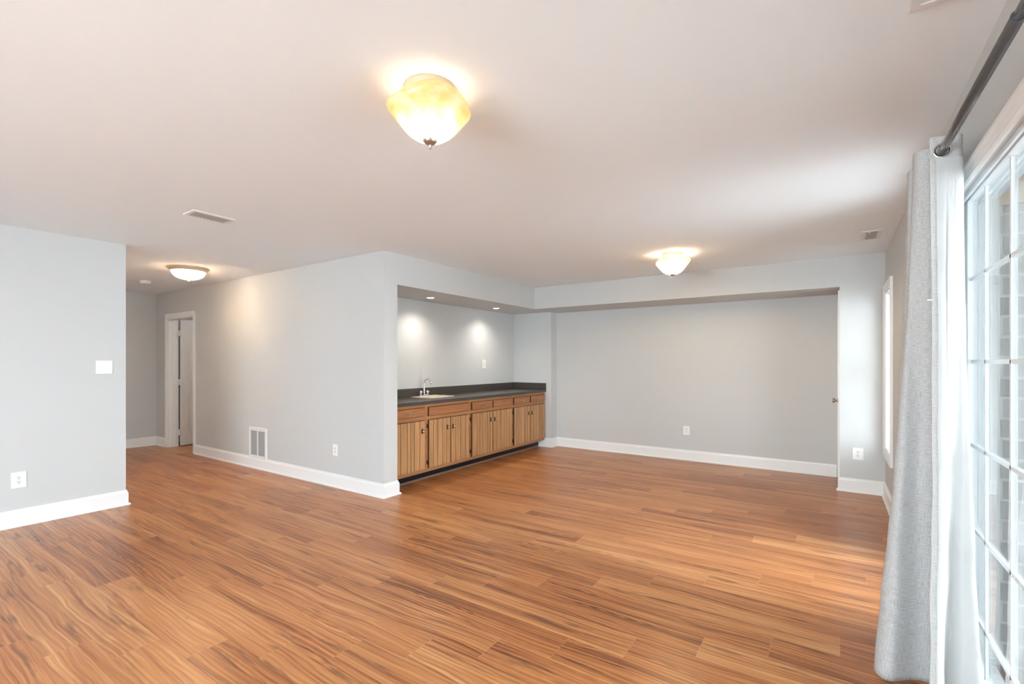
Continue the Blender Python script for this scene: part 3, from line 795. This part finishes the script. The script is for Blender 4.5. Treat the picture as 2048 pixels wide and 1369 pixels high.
for s in (-1, 1):
    y = FYY + s * 0.058
    h = MB().lathe([(0.0, 0.012), (0.014, 0.012), (0.012, 0.03), (0.018, 0.036), (0.019, 0.058), (0.014, 0.064), (0.0, 0.065)], (FXX, y, FZ), 20)
    h.box(FXX - 0.005, FXX + 0.03, y - 0.006, y + 0.006, FZ + 0.042, FZ + 0.054, 0, 0.002)
    h.build('handle', M['chrome'], fa)

# ------------------------------------------------------------------ wall plates (built flat in x-z, facing -y, then turned)
def outlet(loc, rotz, wd, ht, label):
    t = thing('wall_outlet', loc, label, 'outlet', 'duplex wall outlets', None, rotz, True)
    MB().box(-wd / 2, wd / 2, -0.006, 0, -ht / 2, ht / 2, 0, 0.002).build('cover_plate', M['plastic'], t)
    for s in (1, -1):
        b = MB()
        P = rrect(-0.017, 0.017, -0.0145, 0.0145, 0.010, 5)
        b.prism([(p[0], p[1] + s * 0.0195) for p in P], 'Y', -0.0085, -0.004)
        z = s * 0.0195
        for xx in (-0.0065, 0.0065): b.box(xx - 0.0016, xx + 0.0016, -0.0088, -0.0080, z - 0.002, z + 0.008, 1)
        b.lathe([(0.0, 0), (0.0030, 0), (0.0030, 0.0006), (0, 0.0006)], (0, -0.0082, z - 0.0085), 12, 1, '-Y')
        b.build('receptacle', [M['plastic'], M['slot']], t)
    MB().lathe([(0.0, 0), (0.0032, 0), (0.002, 0.0014), (0, 0.0016)], (0, -0.006, 0), 12, 0, '-Y').build('screw', M['ventgrey'], t)
    return t
outlet((XL, 0.967, 0.378), PI / 2, 0.090, 0.130, 'white outlet low on the left wall near the photo edge')
outlet((-4.425, YB, 0.395), 0, 0.080, 0.122, 'white outlet on the grey wall right of the return grille')
outlet((-1.650, YF, 0.405), 0, 0.085, 0.122, 'white outlet low on the recessed far wall')
outlet((0.220, YD, 0.396), 0, 0.092, 0.122, 'white outlet on the narrow wall beside the window')
outlet((XAB, 5.730, 1.310), PI / 2, 0.082, 0.128, 'white outlet on the alcove wall above the worktop')

t = thing('light_switch', (XL, 1.515, 1.293), 'square white two gang switch plate on the left wall', 'switch', None, None, PI / 2, True)
MB().box(-0.060, 0.060, -0.006, 0, -0.060, 0.060, 0, 0.002).build('cover_plate', M['plastic'], t)
MB().box(-0.040, -0.006, -0.010, -0.004, -0.033, 0.033, 0, 0.002).build('rocker', M['plastic'], t)
b = MB().box(0.006, 0.040, -0.008, -0.004, -0.033, 0.033, 0, 0.001); b.box(0.012, 0.022, -0.012, -0.006, -0.012, 0.014, 0, 0.002)
b.build('dimmer', M['plastic'], t)

# return air grille on the grey wall
gx0, gx1, gz0, gz1 = -6.200, -5.782, 0.118, 0.517
t = thing('return_grille', ((gx0 + gx1) / 2, YB, 0.118), 'white return air grille low on the grey wall', 'vent')
P = [(gx0, gz0), (gx1, gz0), (gx1, gz1), (gx0, gz1)]
b = MB().sweep([(gx0 + .045, YB, gz0 + .045), (gx0 + .045, YB, gz1 - .045), (gx1 - .045, YB, gz1 - .045), (gx1 - .045, YB, gz0 + .045)][::-1], (0, -1, 0),
               [(0, 0), (0, 0.008), (0.036, 0.012), (0.045, 0.004), (0.045, 0)], True)
xm = (gx0 + gx1) / 2
b.box(xm - 0.011, xm + 0.011, YB - 0.010, YB, gz0 + .045, gz1 - .045)
b.build('frame', M['ventwhite'], t)
MB().box(gx0 + .04, gx1 - .04, YB - 0.0015, YB, gz0 + .04, gz1 - .04).build('duct_opening', M['duct'], t)
b = MB(); n = 22
for i in range(n):
    z = gz0 + .052 + (gz1 - gz0 - .10) * i / (n - 1)
    b.prism([(YB - 0.0015, z + 0.008), (YB - 0.009, z - 0.004), (YB - 0.0080, z - 0.0055), (YB - 0.0010, z + 0.0065)], 'X', gx0 + .045, gx1 - .045)
b.build('louvers', M['ventgrey'], t)

# ceiling registers
def register(name, x0, x1, y0, y1, label, style):
    t = thing(name, ((x0 + x1) / 2, (y0 + y1) / 2, H), label, 'vent', 'ceiling air registers')
    fr = 0.028
    # flange, sloping to the ceiling at its outer edge (seen from below)
    b = MB().sweep([(x0 + fr, y0 + fr, H), (x0 + fr, y1 - fr, H), (x1 - fr, y1 - fr, H), (x1 - fr, y0 + fr, H)], (0, 0, -1),
                   [(0, 0), (0, 0.008), (fr * .85, 0.007), (fr, 0.002), (fr, 0)], True)
    b.build('frame', M['ventwhite'], t)
    if style == 'long':
        MB().box(x0 + fr, x1 - fr, y0 + fr, y1 - fr, H - 0.002, H).build('duct_opening', M['duct'], t)
        b = MB(); n = 11
        for i in range(n):
            y = y0 + fr + 0.010 + (y1 - y0 - 2 * fr - 0.02) * i / (n - 1)
            b.prism([(y - 0.008, H - 0.002), (y + 0.007, H - 0.0105), (y + 0.009, H - 0.0095), (y - 0.006, H - 0.0015)], 'X', x0 + fr, x1 - fr)
        b.build('louvers', M['ventgrey'], t)
    else:
        ym = (y0 + y1) / 2
        MB().box(x0 + fr, x1 - fr, y0 + fr, y1 - fr, H - 0.004, H).build('inner_plate', M['ventwhite'], t)
        MB().box(x0 + fr + .012, x1 - fr - .004, y0 + 0.05, ym - 0.004, H - 0.0052, H - 0.003).build('duct_opening', M['duct'], t)
        b = MB(); n = 9
        for i in range(n):
            for a, c in ((y0 + 0.05, ym - 0.004), (ym + 0.010, y1 - 0.05)):
                y = a + 0.005 + (c - a - 0.01) * i / (n - 1)
                b.prism([(y - 0.004, H - 0.004), (y + 0.004, H - 0.0085), (y + 0.0055, H - 0.0078), (y - 0.0025, H - 0.0035)], 'X', x0 + fr + .012, x1 - fr - .004)
        b.build('louvers', M['ventgrey'], t)
        MB().box(x0 + fr + .03, x0 + fr + .036, y0 + 0.020, y0 + 0.034, H - 0.018, H - 0.006, 0, 0.001).build('damper_lever', M['ventwhite'], t)
    return t
register('ceiling_register', -3.990, -3.815, 1.557, 1.850, 'white slatted ceiling register above the hall mouth', 'long')
register('ceiling_register', 0.202, 0.351, 4.970, 5.320, 'white ceiling register near the far right corner', 'pair')
register('ceiling_register', 0.197, 0.346, 1.585, 1.935, 'white ceiling register cut off by the top of the photo', 'pair')

# smoke detector
sd = thing('smoke_detector', (-7.70, 2.561, H), 'white round smoke detector on the hall ceiling', 'smoke detector')
MB().lathe([(0.0, H), (0.068, H), (0.068, H - 0.010), (0.064, H - 0.012), (0.0, H - 0.012)], (-7.70, 2.561, 0), 32).build('base', M['plastic'], sd)
MB().lathe([(0.0, H - 0.012), (0.060, H - 0.012), (0.060, H - 0.030), (0.054, H - 0.038), (0.0, H - 0.040)], (-7.70, 2.561, 0), 32).build('cover', M['plastic'], sd)

# ------------------------------------------------------------------ lamps
def bulb_light(name, p, watts, r, parent, col=(1.0, 0.93, 0.83)):
    l = bpy.data.lights.new(name, 'POINT'); l.energy = watts; l.color = col; l.shadow_soft_size = r
    o = bpy.data.objects.new(name, l); o.location = V(p) - ORG[parent.name]; o.parent = parent; COL.objects.link(o)
def bowl_light(name, p, watts, parent):
    l = bpy.data.lights.new(name, 'SPOT'); l.energy = watts; l.color = (0.96, 0.97, 1.0); l.shadow_soft_size = 0.06
    l.spot_size = math.radians(172); l.spot_blend = 0.35
    o = bpy.data.objects.new(name, l); o.location = V(p) - ORG[parent.name]; o.parent = parent; COL.objects.link(o)
def bell_lamp(x, y, rot, label, up, down):
    t = thing('ceiling_lamp', (x, y, H), label, 'ceiling lamp', 'bell glass ceiling lamps')
    MB().lathe([(0.0, H), (0.102, H), (0.104, H - 0.006), (0.100, H - 0.024), (0.088, H - 0.030), (0.0, H - 0.030)], (x, y, 0), 40).build('canopy', M['tanpan'], t)
    b = MB().tube([(x, y, H - 0.028), (x, y, H - 0.215)], 0.006, 10)
    b.build('stem', M['nickel'], t)
    pr = [(0.142, -0.060), (0.155, -0.064), (0.164, -0.072), (0.167, -0.083), (0.162, -0.096), (0.150, -0.111), (0.136, -0.127), (0.122, -0.144), (0.107, -0.161), (0.089, -0.178), (0.066, -0.194), (0.040, -0.205), (0.012, -0.210)]
    def fn(r, h, a, k):
        e = max(0.0, (r - 0.085) / 0.08)
        q = math.cos(3 * (a + rot))
        return r * (1 + 0.035 * e * q), H + h + 0.012 * e * q
    sh = MB().lathe(pr, (x, y, 0), 72, 0, 'Z', fn, False).build('shade', M['shade'], t)
    s = sh.modifiers.new('thick', 'SOLIDIFY'); s.thickness = 0.004; s.offset = 0
    MB().lathe([(0.0, H - 0.203), (0.027, H - 0.205), (0.029, H - 0.210), (0.022, H - 0.219), (0.010, H - 0.226), (0.005, H - 0.230), (0.007, H - 0.236), (0.004, H - 0.242), (0.0, H - 0.243)], (x, y, 0), 28).build('finial', M['nickel'], t)
    for s_ in (-1, 1):
        dx, dy = 0.058 * math.cos(rot) * s_, 0.058 * math.sin(rot) * s_
        MB().tube([(x + dx * 0.2, y + dy * 0.2, H - 0.06), (x + dx * .55, y + dy * .55, H - 0.075)], 0.011, 10).build('socket', M['plastic'], t)
        bulb_light('bulb', (x + dx, y + dy, H - 0.105), up, 0.028, t)
    bowl_light('bowl_light', (x, y, H - 0.115), down, t)
    return t
bell_lamp(-1.344, 1.404, math.radians(35), 'amber bell glass ceiling lamp nearest the camera', LAMP_W, LAMP_D)
bell_lamp(-1.344, 4.914, math.radians(100), 'bell glass ceiling lamp in front of the recessed far wall', LAMP_W * 14.0, LAMP_D * 32.0)

hx, hy = -6.258, 2.502
t = thing('hall_lamp', (hx, hy, H), 'flush dome lamp with tan rim on the hall ceiling', 'ceiling lamp')
MB().lathe([(0.0, H), (0.208, H), (0.212, H - 0.004), (0.208, H - 0.012), (0.196, H - 0.018), (0.186, H - 0.034), (0.176, H - 0.042), (0.168, H - 0.042), (0.168, H - 0.020), (0.0, H - 0.018)], (hx, hy, 0), 56).build('pan', M['tanpan'], t)
sh = MB().lathe([(0.168, H - 0.040), (0.163, H - 0.060), (0.148, H - 0.084), (0.124, H - 0.104), (0.090, H - 0.119), (0.050, H - 0.128), (0.008, H - 0.131)], (hx, hy, 0), 56, 0, 'Z', None, False).build('shade', M['dome'], t)
s = sh.modifiers.new('thick', 'SOLIDIFY'); s.thickness = 0.004; s.offset = 0
MB().lathe([(0.0, H - 0.128), (0.014, H - 0.129), (0.016, H - 0.134), (0.011, H - 0.140), (0.011, H - 0.150), (0.006, H - 0.156), (0.0, H - 0.157)], (hx, hy, 0), 20).build('finial', M['tanpan'], t)
for s_ in (-1, 1): bulb_light('bulb', (hx + 0.07 * s_, hy, H - 0.072), HALL_W, 0.03, t)

bl = bpy.data.lights.new('hall_end_fill', 'POINT'); bl.energy = 17; bl.shadow_soft_size = 0.2; bl.color = (1, 0.96, 0.91)  # added fill in the unseen hall end, no fitting
bo = bpy.data.objects.new('hall_end_fill', bl); bo.location = (-7.2, 0.0, 1.9); COL.objects.link(bo)
bl = bpy.data.lights.new('next_room_fill', 'POINT'); bl.energy = 4; bl.shadow_soft_size = 0.12; bl.color = (1, 0.95, 0.88)  # added fill to brighten the room behind the door, no fitting
bo = bpy.data.objects.new('next_room_fill', bl); bo.location = (-7.4, 4.3, 2.25); COL.objects.link(bo)

for (x, y), lab in (((-4.065, 4.255), 'small round downlight in the alcove soffit above the sink'), ((-4.062, 5.620), 'small round downlight in the alcove soffit at the far end')):
    t = thing('downlight', (x, y, ZS), lab, 'downlight', 'recessed downlights in the soffit')
    MB().lathe([(0.040, ZS), (0.058, ZS), (0.058, ZS - 0.003), (0.050, ZS - 0.006), (0.040, ZS - 0.004)], (x, y, 0), 36, 0, 'Z', None, False).build('trim_ring', M['trim'], t)
    MB().lathe([(0.0, ZS), (0.041, ZS), (0.041, ZS - 0.003), (0.0, ZS - 0.0035)], (x, y, 0), 28).build('lens', M['lens'], t)
    l = bpy.data.lights.new('downlight_beam', 'SPOT'); l.energy = DOWN_W; l.color = (1.0, 0.92, 0.82); l.spot_size = math.radians(140); l.spot_blend = 1.0; l.shadow_soft_size = 0.035
    o = bpy.data.objects.new('downlight_beam', l); o.location = (0, 0, -0.012); o.parent = t; COL.objects.link(o)

# a white chip lying on the floor near the curtain
b = MB().box(-0.006, 0.006, -0.003, 0.003, 0, 0.003, 0, 0.001)
c = b.build('paint_chip', M['crumb']); c.location = (0.072, 2.262, 0.0); c.rotation_euler = (0, 0, 0.7)
tag(c, 'tiny white chip lying on the floor by the curtain', 'chip')
